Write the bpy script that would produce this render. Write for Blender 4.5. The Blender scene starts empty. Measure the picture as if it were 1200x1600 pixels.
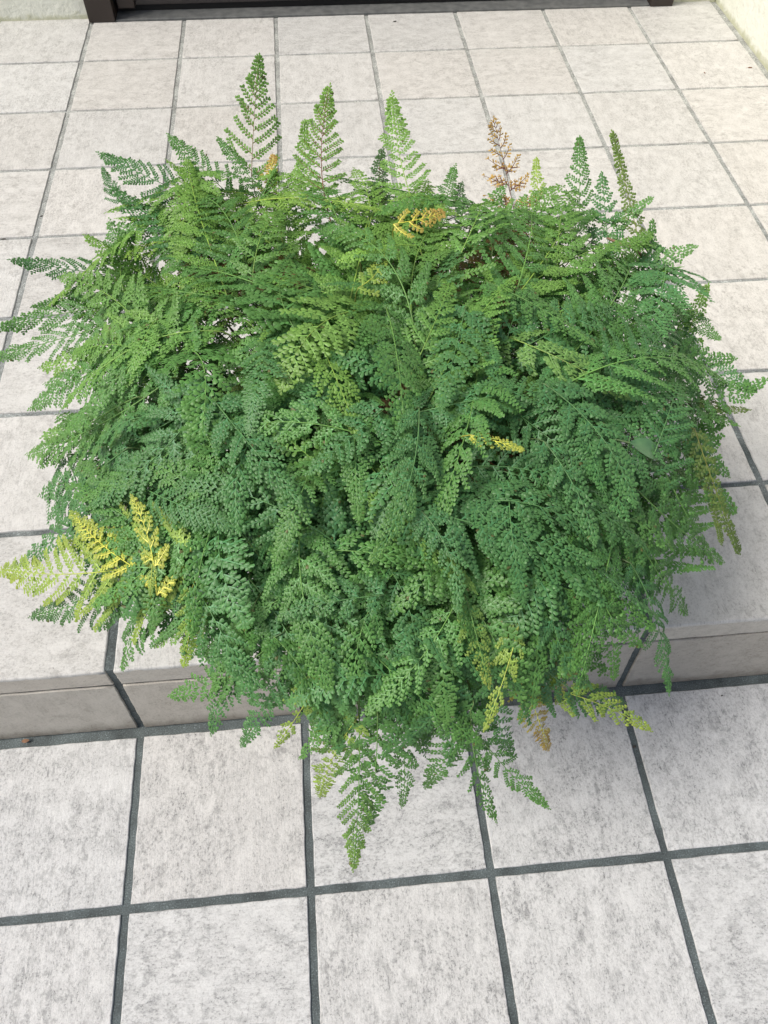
import bpy, bmesh, math, random
import numpy as np
from mathutils import Vector, Matrix

# ------------------------------------------------------------------ camera, world, sun, exposure
S = bpy.context.scene
U = 0.30                                  # one tile pitch in metres
H = 0.7535 * U                            # height of the porch floor above the lower pavement
CAM = np.array([2.27512, -1.79547, 4.68482]) * U
PITCH, ROLL, YAW, FPX = 0.606423, 0.0212743, -0.11011, 1210.03
Rc = np.array(Matrix.Rotation(YAW, 3, 'Z') @ Matrix.Rotation(PITCH, 3, 'X') @ Matrix.Rotation(ROLL, 3, 'Z'))
cd = bpy.data.cameras.new('camera')
cam = bpy.data.objects.new('camera', cd)
S.collection.objects.link(cam)
cd.sensor_fit = 'VERTICAL'
cd.sensor_height = 24.0
cd.lens = FPX / 1600.0 * 24.0
cd.clip_start = 0.02
cd.clip_end = 200
cam.matrix_world = Matrix.Translation(Vector(CAM)) @ Matrix(Rc.tolist()).to_4x4()
S.camera = cam

SUN_EL, SUN_AZ = math.radians(54), math.radians(-104)     # azimuth from +Y, clockwise; the sun is to the left, a little in front of the step
W = bpy.data.worlds.new('World')
S.world = W
W.use_nodes = True
nt = W.node_tree
bg = nt.nodes['Background']
sky = nt.nodes.new('ShaderNodeTexSky')
sky.sky_type = 'NISHITA'
sky.sun_disc = False
sky.sun_elevation = SUN_EL
sky.sun_rotation = SUN_AZ
sky.dust_density = 4.0
sky.air_density = 1.0
sky.ozone_density = 0.6
nt.links.new(sky.outputs[0], bg.inputs[0])
bg.inputs[1].default_value = 0.11
sl = bpy.data.lights.new('sun', 'SUN')
sl.energy = 2.8
sl.angle = math.radians(24)
sl.color = (1.0, 0.965, 0.91)
sun = bpy.data.objects.new('sun', sl)
S.collection.objects.link(sun)
sd = Vector((math.sin(SUN_AZ) * math.cos(SUN_EL), math.cos(SUN_AZ) * math.cos(SUN_EL), math.sin(SUN_EL)))
sun.rotation_euler = sd.to_track_quat('Z', 'Y').to_euler()
sun.location = (0, 0, 5)
S.view_settings.view_transform = 'Standard'
S.view_settings.look = 'None'
S.view_settings.gamma = 1.0
S.view_settings.exposure = 0.20
S.render.engine = 'CYCLES'
S.cycles.max_bounces = 8
S.cycles.diffuse_bounces = 4
S.cycles.transparent_max_bounces = 4

# ------------------------------------------------------------------ helpers
COL = S.collection


def setp(o, label=None, cat=None, group=None, kind=None):
    if label: o['label'] = label
    if cat: o['category'] = cat
    if group: o['group'] = group
    if kind: o['kind'] = kind
    return o


def link(name, me, parent=None, loc=(0, 0, 0)):
    o = bpy.data.objects.new(name, me)
    COL.objects.link(o)
    if parent: o.parent = parent
    o.location = loc
    return o


def empty(name, loc):
    o = bpy.data.objects.new(name, None)
    o.empty_display_size = 0.05
    o.location = loc
    COL.objects.link(o)
    return o


def mesh_np(name, V, faces_flat, loop_tot, mats, mat_idx=None, smooth=True, col=None):
    me = bpy.data.meshes.new(name)
    nl, nf = len(faces_flat), len(loop_tot)
    me.vertices.add(len(V)); me.loops.add(nl); me.polygons.add(nf)
    me.vertices.foreach_set('co', np.ascontiguousarray(V, dtype=np.float32).ravel())
    me.loops.foreach_set('vertex_index', np.asarray(faces_flat, dtype=np.int32))
    st = np.zeros(nf, dtype=np.int32); st[1:] = np.cumsum(loop_tot)[:-1]
    me.polygons.foreach_set('loop_start', st)
    me.polygons.foreach_set('loop_total', np.asarray(loop_tot, dtype=np.int32))
    if mat_idx is not None: me.polygons.foreach_set('material_index', np.asarray(mat_idx, dtype=np.int32))
    me.polygons.foreach_set('use_smooth', np.full(nf, smooth, dtype=bool))
    for m in mats: me.materials.append(m)
    if col is not None:
        a = me.color_attributes.new('tint', 'FLOAT_COLOR', 'POINT')
        a.data.foreach_set('color', np.ascontiguousarray(col, dtype=np.float32).ravel())
    me.update(calc_edges=True)
    return me


def mat(name):
    m = bpy.data.materials.new(name)
    m.use_nodes = True
    b = m.node_tree.nodes['Principled BSDF']
    return m, m.node_tree, b


def N(t, kind, **kw):
    n = t.nodes.new(kind)
    for k, v in kw.items(): setattr(n, k, v)
    return n


def ramp(t, src, stops):
    r = N(t, 'ShaderNodeValToRGB')
    e = r.color_ramp.elements
    while len(e) > 1: e.remove(e[-1])
    e[0].position, e[0].color = stops[0][0], (*stops[0][1], 1)
    for p, c in stops[1:]:
        k = e.new(p); k.color = (*c, 1)
    t.links.new(src, r.inputs[0])
    return r


def noise(t, vec, scale, detail=4, rough=0.55, dist=0.0):
    n = N(t, 'ShaderNodeTexNoise')
    n.inputs['Scale'].default_value = scale
    n.inputs['Detail'].default_value = detail
    n.inputs['Roughness'].default_value = rough
    n.inputs['Distortion'].default_value = dist
    if vec is not None: t.links.new(vec, n.inputs['Vector'])
    return n


def mapping(t, vec, sc):
    m = N(t, 'ShaderNodeMapping')
    m.inputs['Scale'].default_value = sc
    t.links.new(vec, m.inputs['Vector'])
    return m.outputs[0]


def mix(t, fac, a, b, mode='MIX'):
    m = N(t, 'ShaderNodeMix', data_type='RGBA', blend_type=mode)
    for sock, v in ((m.inputs[0], fac), (m.inputs[6], a), (m.inputs[7], b)):
        if isinstance(v, (int, float)): sock.default_value = v
        elif isinstance(v, tuple): sock.default_value = (*v, 1)
        else: t.links.new(v, sock)
    return m.outputs[2]


def fmul(t, a, b, op='MULTIPLY'):
    m = N(t, 'ShaderNodeMath', operation=op)
    for i, v in enumerate((a, b)):
        if isinstance(v, (int, float)): m.inputs[i].default_value = v
        else: t.links.new(v, m.inputs[i])
    return m.outputs[0]


# ------------------------------------------------------------------ tile material (uv in metres, one random offset and turn per tile)
def tile_material(name, base, pit, hi, pit_amt, bump_d=0.0024, rough=0.62, grime=False):
    m, t, b = mat(name)
    uv = N(t, 'ShaderNodeUVMap').outputs[0]
    st = mapping(t, uv, (0.90, 1.18, 1.0))
    n1 = noise(t, st, 150, 9, 0.78, 0.3)           # streaky travertine pits
    n2 = noise(t, st, 26, 5, 0.65, 0.1)           # clouds
    n3 = noise(t, uv, 300, 3, 0.6)                # grain
    n4 = noise(t, uv, 3.2, 3, 0.5)
    pits = ramp(t, n1.outputs[0], [(0.40, (1, 1, 1)), (0.445, (0.55, 0.55, 0.55)), (0.49, (0, 0, 0))]).outputs[0]
    dens = ramp(t, n2.outputs[0], [(0.36, (0.15,) * 3), (0.62, (1,) * 3)]).outputs[0]
    big = ramp(t, n4.outputs[0], [(0.35, (0.35,) * 3), (0.65, (1,) * 3)]).outputs[0]
    pf = fmul(t, fmul(t, pits, dens), fmul(t, big, pit_amt))
    cloud = ramp(t, n2.outputs[0], [(0.3, hi), (0.7, base)]).outputs[0]
    n5 = noise(t, st, 46, 9, 0.78, 0.2)
    blot = ramp(t, n5.outputs[0], [(0.40, (1,) * 3), (0.50, (0,) * 3)]).outputs[0]
    n6 = noise(t, uv, 9, 3, 0.5)
    bf = fmul(t, fmul(t, blot, ramp(t, n6.outputs[0], [(0.38, (0.15,) * 3), (0.6, (1.0,) * 3)]).outputs[0]), pit_amt)
    cloud = mix(t, bf, cloud, tuple(0.5 * p + 0.5 * b_ for p, b_ in zip(pit, base)))
    c = mix(t, pf, cloud, pit)
    st2 = mapping(t, uv, (0.22, 1.7, 1.0))
    n7 = noise(t, st2, 75, 6, 0.7, 0.25)
    lines = ramp(t, n7.outputs[0], [(0.485, (0,) * 3), (0.5, (1,) * 3), (0.515, (0,) * 3)]).outputs[0]
    lines2 = ramp(t, n7.outputs[0], [(0.33, (1,) * 3), (0.41, (0,) * 3)]).outputs[0]
    lf = fmul(t, fmul(t, lines, 0.50), fmul(t, lines2, 1.0), 'ADD')
    lf = fmul(t, lf, fmul(t, ramp(t, n2.outputs[0], [(0.45, (0.1,) * 3), (0.62, (1,) * 3)]).outputs[0], pit_amt * 0.75))
    c = mix(t, lf, c, pit)
    n8 = noise(t, uv, 230, 4, 0.7)
    fine = fmul(t, ramp(t, n8.outputs[0], [(0.36, (1,) * 3), (0.43, (0,) * 3)]).outputs[0], fmul(t, dens, 0.9 * pit_amt))
    c = mix(t, fine, c, pit)
    g = ramp(t, n3.outputs[0], [(0.25, (0.74,) * 3), (0.5, (1,) * 3), (0.8, (1.08,) * 3)]).outputs[0]
    c = mix(t, 0.55, c, g, 'MULTIPLY')
    spk = ramp(t, noise(t, uv, 160, 2, 0.5).outputs[0], [(0.22, (0.25, 0.24, 0.22)), (0.27, (1, 1, 1))]).outputs[0]
    c = mix(t, 0.6, c, spk, 'MULTIPLY')
    at = N(t, 'ShaderNodeAttribute', attribute_name='tint')
    c = mix(t, 1.0, c, at.outputs['Color'], 'MULTIPLY')
    if grime:                                  # splash dirt low on the riser, with an irregular edge
        ob = N(t, 'ShaderNodeTexCoord').outputs['Object']
        sx = N(t, 'ShaderNodeSeparateXYZ'); t.links.new(ob, sx.inputs[0])
        gz = fmul(t, sx.outputs[2], fmul(t, noise(t, ob, 28, 6, 0.7).outputs[0], 0.07), 'SUBTRACT')
        dirt = ramp(t, fmul(t, gz, 0.06, 'ADD'), [(0.0, (0.2, 0.19, 0.17)), (0.030, (0.62, 0.60, 0.57)), (0.06, (1, 1, 1))]).outputs[0]
        c = mix(t, 1.0, c, dirt, 'MULTIPLY')
    t.links.new(c, b.inputs['Base Color'])
    b.inputs['Roughness'].default_value = rough
    b.inputs['Specular IOR Level'].default_value = 0.35
    bp = N(t, 'ShaderNodeBump')
    bp.inputs['Strength'].default_value = 0.55
    bp.inputs['Distance'].default_value = bump_d
    hgt = fmul(t, fmul(t, fmul(t, n1.outputs[0], 0.8), fmul(t, n3.outputs[0], 0.25), 'ADD'), fmul(t, n7.outputs[0], 0.8), 'ADD')
    t.links.new(hgt, bp.inputs['Height'])
    t.links.new(bp.outputs[0], b.inputs['Normal'])
    return m


M_TILE_UP = tile_material('porch_tile', (0.53, 0.522, 0.495), (0.30, 0.292, 0.275), (0.62, 0.612, 0.585), 1.0)
M_TILE_LOW = tile_material('pavement_tile', (0.50, 0.50, 0.49), (0.17, 0.172, 0.17), (0.62, 0.62, 0.605), 1.0)
M_RISER = tile_material('riser_tile', (0.42, 0.39, 0.34), (0.25, 0.23, 0.195), (0.48, 0.45, 0.395), 0.8, 0.0006, 0.5, True)


def grout_material():
    m, t, b = mat('grout')
    ob = N(t, 'ShaderNodeTexCoord').outputs['Object']
    sx = N(t, 'ShaderNodeSeparateXYZ'); t.links.new(ob, sx.inputs[0])
    w = noise(t, ob, 5, 3, 0.6)
    y = fmul(t, sx.outputs[1], fmul(t, w.outputs[0], 0.8), 'ADD')
    c = ramp(t, fmul(t, y, 0.42), [(0.0, (0.080, 0.098, 0.100)), (0.28, (0.090, 0.108, 0.108)), (0.36, (0.20, 0.22, 0.215)), (0.60, (0.27, 0.285, 0.275)), (0.85, (0.33, 0.34, 0.32))]).outputs[0]
    g = noise(t, ob, 420, 3, 0.7)
    c = mix(t, 1.0, c, ramp(t, g.outputs[0], [(0.3, (0.5,) * 3), (0.55, (1,) * 3), (0.64, (1.5,) * 3), (0.70, (3.4,) * 3)]).outputs[0], 'MULTIPLY')
    g2 = noise(t, ob, 18, 4, 0.6)
    c = mix(t, 1.0, c, ramp(t, g2.outputs[0], [(0.3, (0.6,) * 3), (0.7, (1.45,) * 3)]).outputs[0], 'MULTIPLY')
    t.links.new(c, b.inputs['Base Color'])
    b.inputs['Roughness'].default_value = 0.85
    bp = N(t, 'ShaderNodeBump'); bp.inputs['Strength'].default_value = 0.5; bp.inputs['Distance'].default_value = 0.001
    t.links.new(g.outputs[0], bp.inputs['Height']); t.links.new(bp.outputs[0], b.inputs['Normal'])
    return m


M_GROUT = grout_material()
rs = random.Random(11)


class Tiles:
    """tiles laid as bevelled plates on a frame O + a*A + b*B, proud by n*Nn; all in one mesh with the grout"""
    def __init__(s):
        s.bm = bmesh.new()
        s.uv = s.bm.loops.layers.uv.new('UVMap')
        s.tint = s.bm.verts.layers.float_color.new('tint')

    def plate(s, O, A, B, a0, a1, b0, b1, mi, th=0.006, bev=0.0018, tone=(0.95, 1.03), turn=None):
        O, A, B = Vector(O), Vector(A).normalized(), Vector(B).normalized()
        Nn = A.cross(B).normalized()
        j = lambda: rs.uniform(-0.0006, 0.0006)
        k = rs.uniform(*tone); wm = rs.uniform(-0.012, 0.012)
        col = (k * (1 + wm), k, k * (1 - wm), 1)
        ox, oy = rs.uniform(0, 50), rs.uniform(0, 50)
        turn = (rs.random() < 0.5) if turn is None else turn
        tilt = [rs.uniform(-0.0005, 0.0005) for _ in range(4)]
        n = 16
        rings = []
        cor = [(a0 + j(), b0 + j()), (a1 + j(), b0 + j()), (a1 + j(), b1 + j()), (a0 + j(), b1 + j())]
        # outline sampled with slight waviness so the arrises are not ruler-clean
        def outline(inset, h):
            ring = []
            for q in range(4):
                (xa, ya), (xb, yb) = cor[q], cor[(q + 1) % 4]
                for e in range(n):
                    f = e / n
                    x, y = xa + (xb - xa) * f, ya + (yb - ya) * f
                    cx, cy = (a0 + a1) / 2, (b0 + b1) / 2
                    hx, hy = (a1 - a0) / 2, (b1 - b0) / 2
                    x = cx + (x - cx) * (hx - inset) / hx
                    y = cy + (y - cy) * (hy - inset) / hy
                    wv = wav[q * n + e] * (1 if inset < bev * 1.5 else 0.6)
                    if q % 2 == 0: y += wv
                    else: x += wv
                    zt = h + tilt[q]* (1 - f) + tilt[(q + 1) % 4] * f
                    ring.append(s.bm.verts.new(O + A * x + B * y + Nn * zt))
                    ring[-1][s.tint] = col
            return ring
        wav = [0.0 if i % n == 0 else rs.uniform(-0.0007, 0.0007) for i in range(4 * n)]
        specs = [(0, -0.004), (0, th - bev), (bev * 0.35, th - bev * 0.3), (bev, th)]
        rings = [outline(*q) for q in specs]
        fs = []
        for r0, r1 in zip(rings, rings[1:]):
            for i in range(4 * n):
                i2 = (i + 1) % (4 * n)
                fs.append(s.bm.faces.new((r0[i], r0[i2], r1[i2], r1[i])))
        fs.append(s.bm.faces.new(rings[-1]))
        for f in fs:
            f.material_index = mi
            f.smooth = f is not fs[-1]
            for l in f.loops:
                d = l.vert.co - O
                x, y = d.dot(A), d.dot(B) - d.dot(Nn)
                if turn: x, y = y, -x
                l[s.uv].uv = (x + ox, y + oy)

    def sheet(s, vs, mi):
        v = [s.bm.verts.new(p) for p in vs]
        for q in v: q[s.tint] = (1, 1, 1, 1)
        f = s.bm.faces.new(v); f.material_index = mi
        for l in f.loops: l[s.uv].uv = (l.vert.co.x, l.vert.co.y)

    def done(s, name, mats):
        me = bpy.data.meshes.new(name)
        s.bm.normal_update(); s.bm.to_mesh(me); s.bm.free()
        for m in mats: me.materials.append(m)
        o = link(name, me); o['kind'] = 'structure'
        return o


G = 0.045 * U / 2                       # half a grout joint
TH = 0.0035
# lower pavement
T = Tiles()
PS, PG = 0.9672 * U, 0.0873 * U
PS = 0.9672 * U
for i in range(-9, 14):
    for k in range(0, 14):
        y1 = -PG - k * PS - G
        y0 = -PG - (k + 1) * PS + G
        T.plate((0, 0, 0), (1, 0, 0), (0, 1, 0), i * U + G, (i + 1) * U - G, y0, y1, 0, th=TH)
T.sheet([(-9 * U, -14 * PS, 0), (14 * U, -14 * PS, 0), (14 * U, 0.05, 0), (-9 * U, 0.05, 0)], 1)
T.done('pavement', [M_TILE_LOW, M_GROUT])

# far ground under everything, out to the horizon
mg, tg, bgd = mat('far_ground')
bgd.inputs['Base Color'].default_value = (0.30, 0.29, 0.27, 1)
bgd.inputs['Roughness'].default_value = 0.9
nz = noise(tg, N(tg, 'ShaderNodeTexCoord').outputs['Object'], 4, 6, 0.6)
tg.links.new(ramp(tg, nz.outputs[0], [(0.3, (0.24, 0.23, 0.21)), (0.7, (0.36, 0.35, 0.33))]).outputs[0], bgd.inputs['Base Color'])
bm = bmesh.new(); v = [bm.verts.new(p) for p in ((-60, -60, -0.012), (60, -60, -0.012), (60, 60, -0.012), (-60, 60, -0.012))]; bm.faces.new(v)
me = bpy.data.meshes.new('ground'); bm.to_mesh(me); bm.free(); me.materials.append(mg)
link('ground', me)['kind'] = 'structure'

# upper porch floor with nosing and riser
T = Tiles()
US = 0.9722 * U
Y7 = 0.9446 * U                          # first joint behind the nosing row
XMIN, XMAX = -9, 7
YB = 7.64 * U
for i in range(XMIN, XMAX):
    a0, a1 = i * U + G, (i + 1) * U - G
    lim = a1
    T.plate((0, 0, H - TH), (1, 0, 0), (0, 1, 0), a0, a1, 0.0, Y7 - G * 0.8, 0, th=TH, bev=0.003, tone=(0.95, 1.0))
    for k in range(0, 7):
        y0, y1 = Y7 + k * US + G * 0.8, Y7 + (k + 1) * US - G * 0.8
        if k == 6: y1 = YB + (0.10 if i in (-1,) or i < 0 or i >= 6 else 0)
        T.plate((0, 0, H - TH), (1, 0, 0), (0, 1, 0), a0, a1, y0, y1, 0, th=TH)
    # nosing lip (front of the edge tile) and riser tile
    zl = 0.565 * U
    T.plate((0, 0, 0), (1, 0, 0), (0, 0, 1), a0, a1, zl + 0.002, H - 0.0030, 2, th=0.0, bev=0.0016, tone=(1.12, 1.18), turn=False)
    B = Vector((0, 0.050 * U, 0.555 * U))
    T.plate((0, -0.052 * U, 0.0), (1, 0, 0), B, a0, a1, 0.004, B.length - 0.0016, 2, th=0.0, bev=0.0014, tone=(0.92, 1.02))
T.sheet([(XMIN * U, 0.0035, H - TH), (7.05 * U, 0.0035, H - TH), (7.05 * U, 8.3 * U, H - TH), (XMIN * U, 8.3 * U, H - TH)], 1)
T.sheet([(XMIN * U, -0.052 * U + 0.004, 0.0), (7.05 * U, -0.052 * U + 0.004, 0.0), (7.05 * U, 0.0040, 0.56 * U), (XMIN * U, 0.0040, 0.56 * U)], 1)
T.sheet([(XMIN * U, 0.0040, 0.56 * U), (7.05 * U, 0.0040, 0.56 * U), (7.05 * U, 0.0035, H - TH), (XMIN * U, 0.0035, H - TH)], 1)
T.done('porch_floor', [M_TILE_UP, M_GROUT, M_RISER])


# ------------------------------------------------------------------ house walls and door
def stucco():
    m, t, b = mat('cream_stucco')
    ob = N(t, 'ShaderNodeTexCoord').outputs['Object']
    n1 = noise(t, ob, 38, 5, 0.6, 0.4); n2 = noise(t, ob, 6, 4, 0.6)
    c = ramp(t, n2.outputs[0], [(0.3, (0.72, 0.73, 0.63)), (0.7, (0.78, 0.79, 0.70))]).outputs[0]
    sx = N(t, 'ShaderNodeSeparateXYZ'); t.links.new(ob, sx.inputs[0])
    z = fmul(t, fmul(t, sx.outputs[2], -H, 'ADD'), fmul(t, n1.outputs[0], 0.05), 'SUBTRACT')
    grime = ramp(t, fmul(t, z, 0.025, 'ADD'), [(0.0, (0.62, 0.62, 0.46)), (0.022, (1, 1, 1))])
    grime.color_ramp.interpolation = 'EASE'
    c = mix(t, 0.8, c, grime.outputs[0], 'MULTIPLY')
    t.links.new(c, b.inputs['Base Color'])
    b.inputs['Roughness'].default_value = 0.8
    bp = N(t, 'ShaderNodeBump'); bp.inputs['Strength'].default_value = 0.9; bp.inputs['Distance'].default_value = 0.006
    t.links.new(n1.outputs[0], bp.inputs['Height']); t.links.new(bp.outputs[0], b.inputs['Normal'])
    return m


M_ST = stucco()


def box(bm, x0, x1, y0, y1, z0, z1, bev=0.0):
    r = bmesh.ops.create_cube(bm, size=1.0)
    for v in r['verts']:
        v.co = Vector((x0 + (v.co.x + .5) * (x1 - x0), y0 + (v.co.y + .5) * (y1 - y0), z0 + (v.co.z + .5) * (z1 - z0)))
    if bev > 0:
        es = list({e for v in r['verts'] for e in v.link_edges})
        bmesh.ops.bevel(bm, geom=es, offset=bev, segments=2, affect='EDGES', profile=0.5)


def bmobj(name, bm, m, parent=None, smooth=False):
    me = bpy.data.meshes.new(name)
    bm.normal_update(); bm.to_mesh(me); bm.free()
    for x in (m if isinstance(m, (list, tuple)) else [m]): me.materials.append(x)
    if smooth: me.polygons.foreach_set('use_smooth', np.ones(len(me.polygons), dtype=bool))
    o = link(name, me, parent)
    return o


DX0, DX1 = -0.02 * U, 6.50 * U
WY = 7.73 * U
bm = bmesh.new(); box(bm, XMIN * U, DX0 - 0.001, WY, WY + 0.15, H - 0.02, H + 2.6, 0.003)
o = bmobj('wall', bm, M_ST)
setp(o, 'cream stucco wall to the left of the dark door frame', 'wall')
bm = bmesh.new(); box(bm, DX1 + 0.001, 7.05 * U - 0.002, WY, WY + 0.15, H - 0.02, H + 2.6, 0.003)
setp(bmobj('wall', bm, M_ST), 'narrow strip of cream wall between the right door jamb and the corner', 'wall')
bm = bmesh.new(); box(bm, 7.05 * U, 7.05 * U + 0.15, 0.3, WY + 0.15, H - 0.02, H + 2.6, 0.003)
setp(bmobj('wall', bm, M_ST), 'rough cream stucco side wall along the right edge of the porch', 'wall')
bm = bmesh.new(); box(bm, DX0, DX1, WY + 0.005, WY + 0.145, H + 2.062, H + 2.6, 0.003)
setp(bmobj('wall', bm, M_ST), 'cream wall strip above the entrance door frame', 'wall')

md, td, bd = mat('brown_aluminium')
bd.inputs['Base Color'].default_value = (0.035, 0.026, 0.022, 1)
bd.inputs['Roughness'].default_value = 0.38
bd.inputs['Metallic'].default_value = 0.2
nz = noise(td, N(td, 'ShaderNodeTexCoord').outputs['Object'], 30, 4, 0.6)
td.links.new(ramp(td, nz.outputs[0], [(0.3, (0.34,) * 3), (0.7, (0.5,) * 3)]).outputs[0], bd.inputs['Roughness'])
mp, tp, bp_ = mat('dark_door_panel')
bp_.inputs['Base Color'].default_value = (0.030, 0.026, 0.026, 1)
bp_.inputs['Roughness'].default_value = 0.22
nz = noise(tp, N(tp, 'ShaderNodeTexCoord').outputs['Object'], 60, 4, 0.6)
tp.links.new(ramp(tp, nz.outputs[0], [(0.3, (0.026, 0.022, 0.022)), (0.7, (0.036, 0.03, 0.03))]).outputs[0], bp_.inputs['Base Color'])
mb, tb_, bb = mat('blue_reflection_panel')
bb.inputs['Base Color'].default_value = (0.012, 0.026, 0.050, 1); bb.inputs['Roughness'].default_value = 0.12  # bluish reflections on the dark door, put into the base colour
ms, ts_, bs = mat('grey_sill')
bs.inputs['Base Color'].default_value = (0.10, 0.105, 0.105, 1); bs.inputs['Roughness'].default_value = 0.55
nz = noise(ts_, N(ts_, 'ShaderNodeTexCoord').outputs['Object'], 40, 4, 0.6)
ts_.links.new(ramp(ts_, nz.outputs[0], [(0.3, (0.085, 0.09, 0.09)), (0.7, (0.16, 0.165, 0.16))]).outputs[0], bs.inputs['Base Color'])
mk, tk, bk = mat('door_gap_shade')
bk.inputs['Base Color'].default_value = (0.008, 0.008, 0.008, 1); bk.inputs['Roughness'].default_value = 0.8  # near-black colour holds the shade of the gap under the door

door = setp(empty('entrance_door', ((DX0 + DX1) / 2, WY, H)), 'dark brown entrance door with brown jambs and grey sill at the top of the photo', 'door')


def dpart(name, m, *a, parent=door, bev=0.002):
    bm = bmesh.new()
    for q in a: box(bm, *q, bev)
    for v in bm.verts: v.co -= door.location
    return bmobj(name, bm, m, parent)


dpart('jamb', md, (DX0, 0.26 * U, YB - 0.005, WY + 0.12, H + 0.001, H + 2.06))
dpart('jamb', md, (6.24 * U, DX1, YB - 0.005, WY + 0.12, H + 0.001, H + 2.06))
dpart('door_head', md, (0.26 * U + 0.001, 6.24 * U - 0.001, YB, WY + 0.12, H + 2.0, H + 2.058))
dpart('guide_rail', md, (0.30 * U, 0.48 * U, YB + 0.030, YB + 0.055, H + 0.026, H + 1.99))
dpart('guide_rail', md, (6.02 * U, 6.20 * U, YB + 0.030, YB + 0.055, H + 0.026, H + 1.99))
dpart('sill', ms, (0.26 * U + 0.001, 6.24 * U - 0.001, YB + 0.001, YB + 0.095, H - 0.01, H + 0.006))
dpart('gap_shade_strip', mk, (0.26 * U + 0.001, 6.24 * U - 0.001, YB + 0.062, YB + 0.10, H + 0.0065, H + 0.024))  # added dark strip standing in for the shaded gap above the sill
leafp = dpart('door_leaf', mp, (0.27 * U, 6.23 * U, YB + 0.056, YB + 0.10, H + 0.0245, H + 1.98))
for (a, b_) in ((1.95, 2.55), (3.70, 4.25)):
    dpart('reflective_panel', mb, (a * U, b_ * U, YB + 0.0535, YB + 0.0555, H + 0.034, H + 1.9), parent=leafp, bev=0.0005)
hb = bmesh.new()
box(hb, 5.65 * U, 5.72 * U, YB + 0.02, YB + 0.045, H + 0.85, H + 1.25, 0.004)
box(hb, 5.66 * U, 5.71 * U, YB + 0.045, YB + 0.0558, H + 0.88, H + 0.90, 0.001)
box(hb, 5.66 * U, 5.71 * U, YB + 0.045, YB + 0.0558, H + 1.20, H + 1.22, 0.001)
for v in hb.verts: v.co -= door.location
bmobj('handle', hb, ms, leafp)

# ------------------------------------------------------------------ fern
EC = np.array([2.50, 0.47, 1.90]) * U            # centre of the mound of fronds
EA = np.array([1.50, 1.56, 0.84]) * U            # its half sizes
CROWN = np.array([2.52, 0.60, 1.62]) * U
rng = np.random.default_rng(5)


def ray(px, py):
    d = Rc @ np.array([(px - 600) / FPX, (800 - py) / FPX, -1.0])
    return d / np.linalg.norm(d)


def hull(px, py, s=1.0):
    """real point on the mound (or nearest to it) seen along that sight line, and its outward normal"""
    d = ray(px, py)
    A = EA * s
    o = (CAM - EC) / A; q = d / A
    a, b, c = q @ q, 2 * o @ q, o @ o - 1
    disc = b * b - 4 * a * c
    t = (-b - math.sqrt(disc)) / (2 * a) if disc > 0 else -b / (2 * a)
    P = CAM + t * d
    n = (P - EC) / A / A
    return P, n / np.linalg.norm(n)


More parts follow.
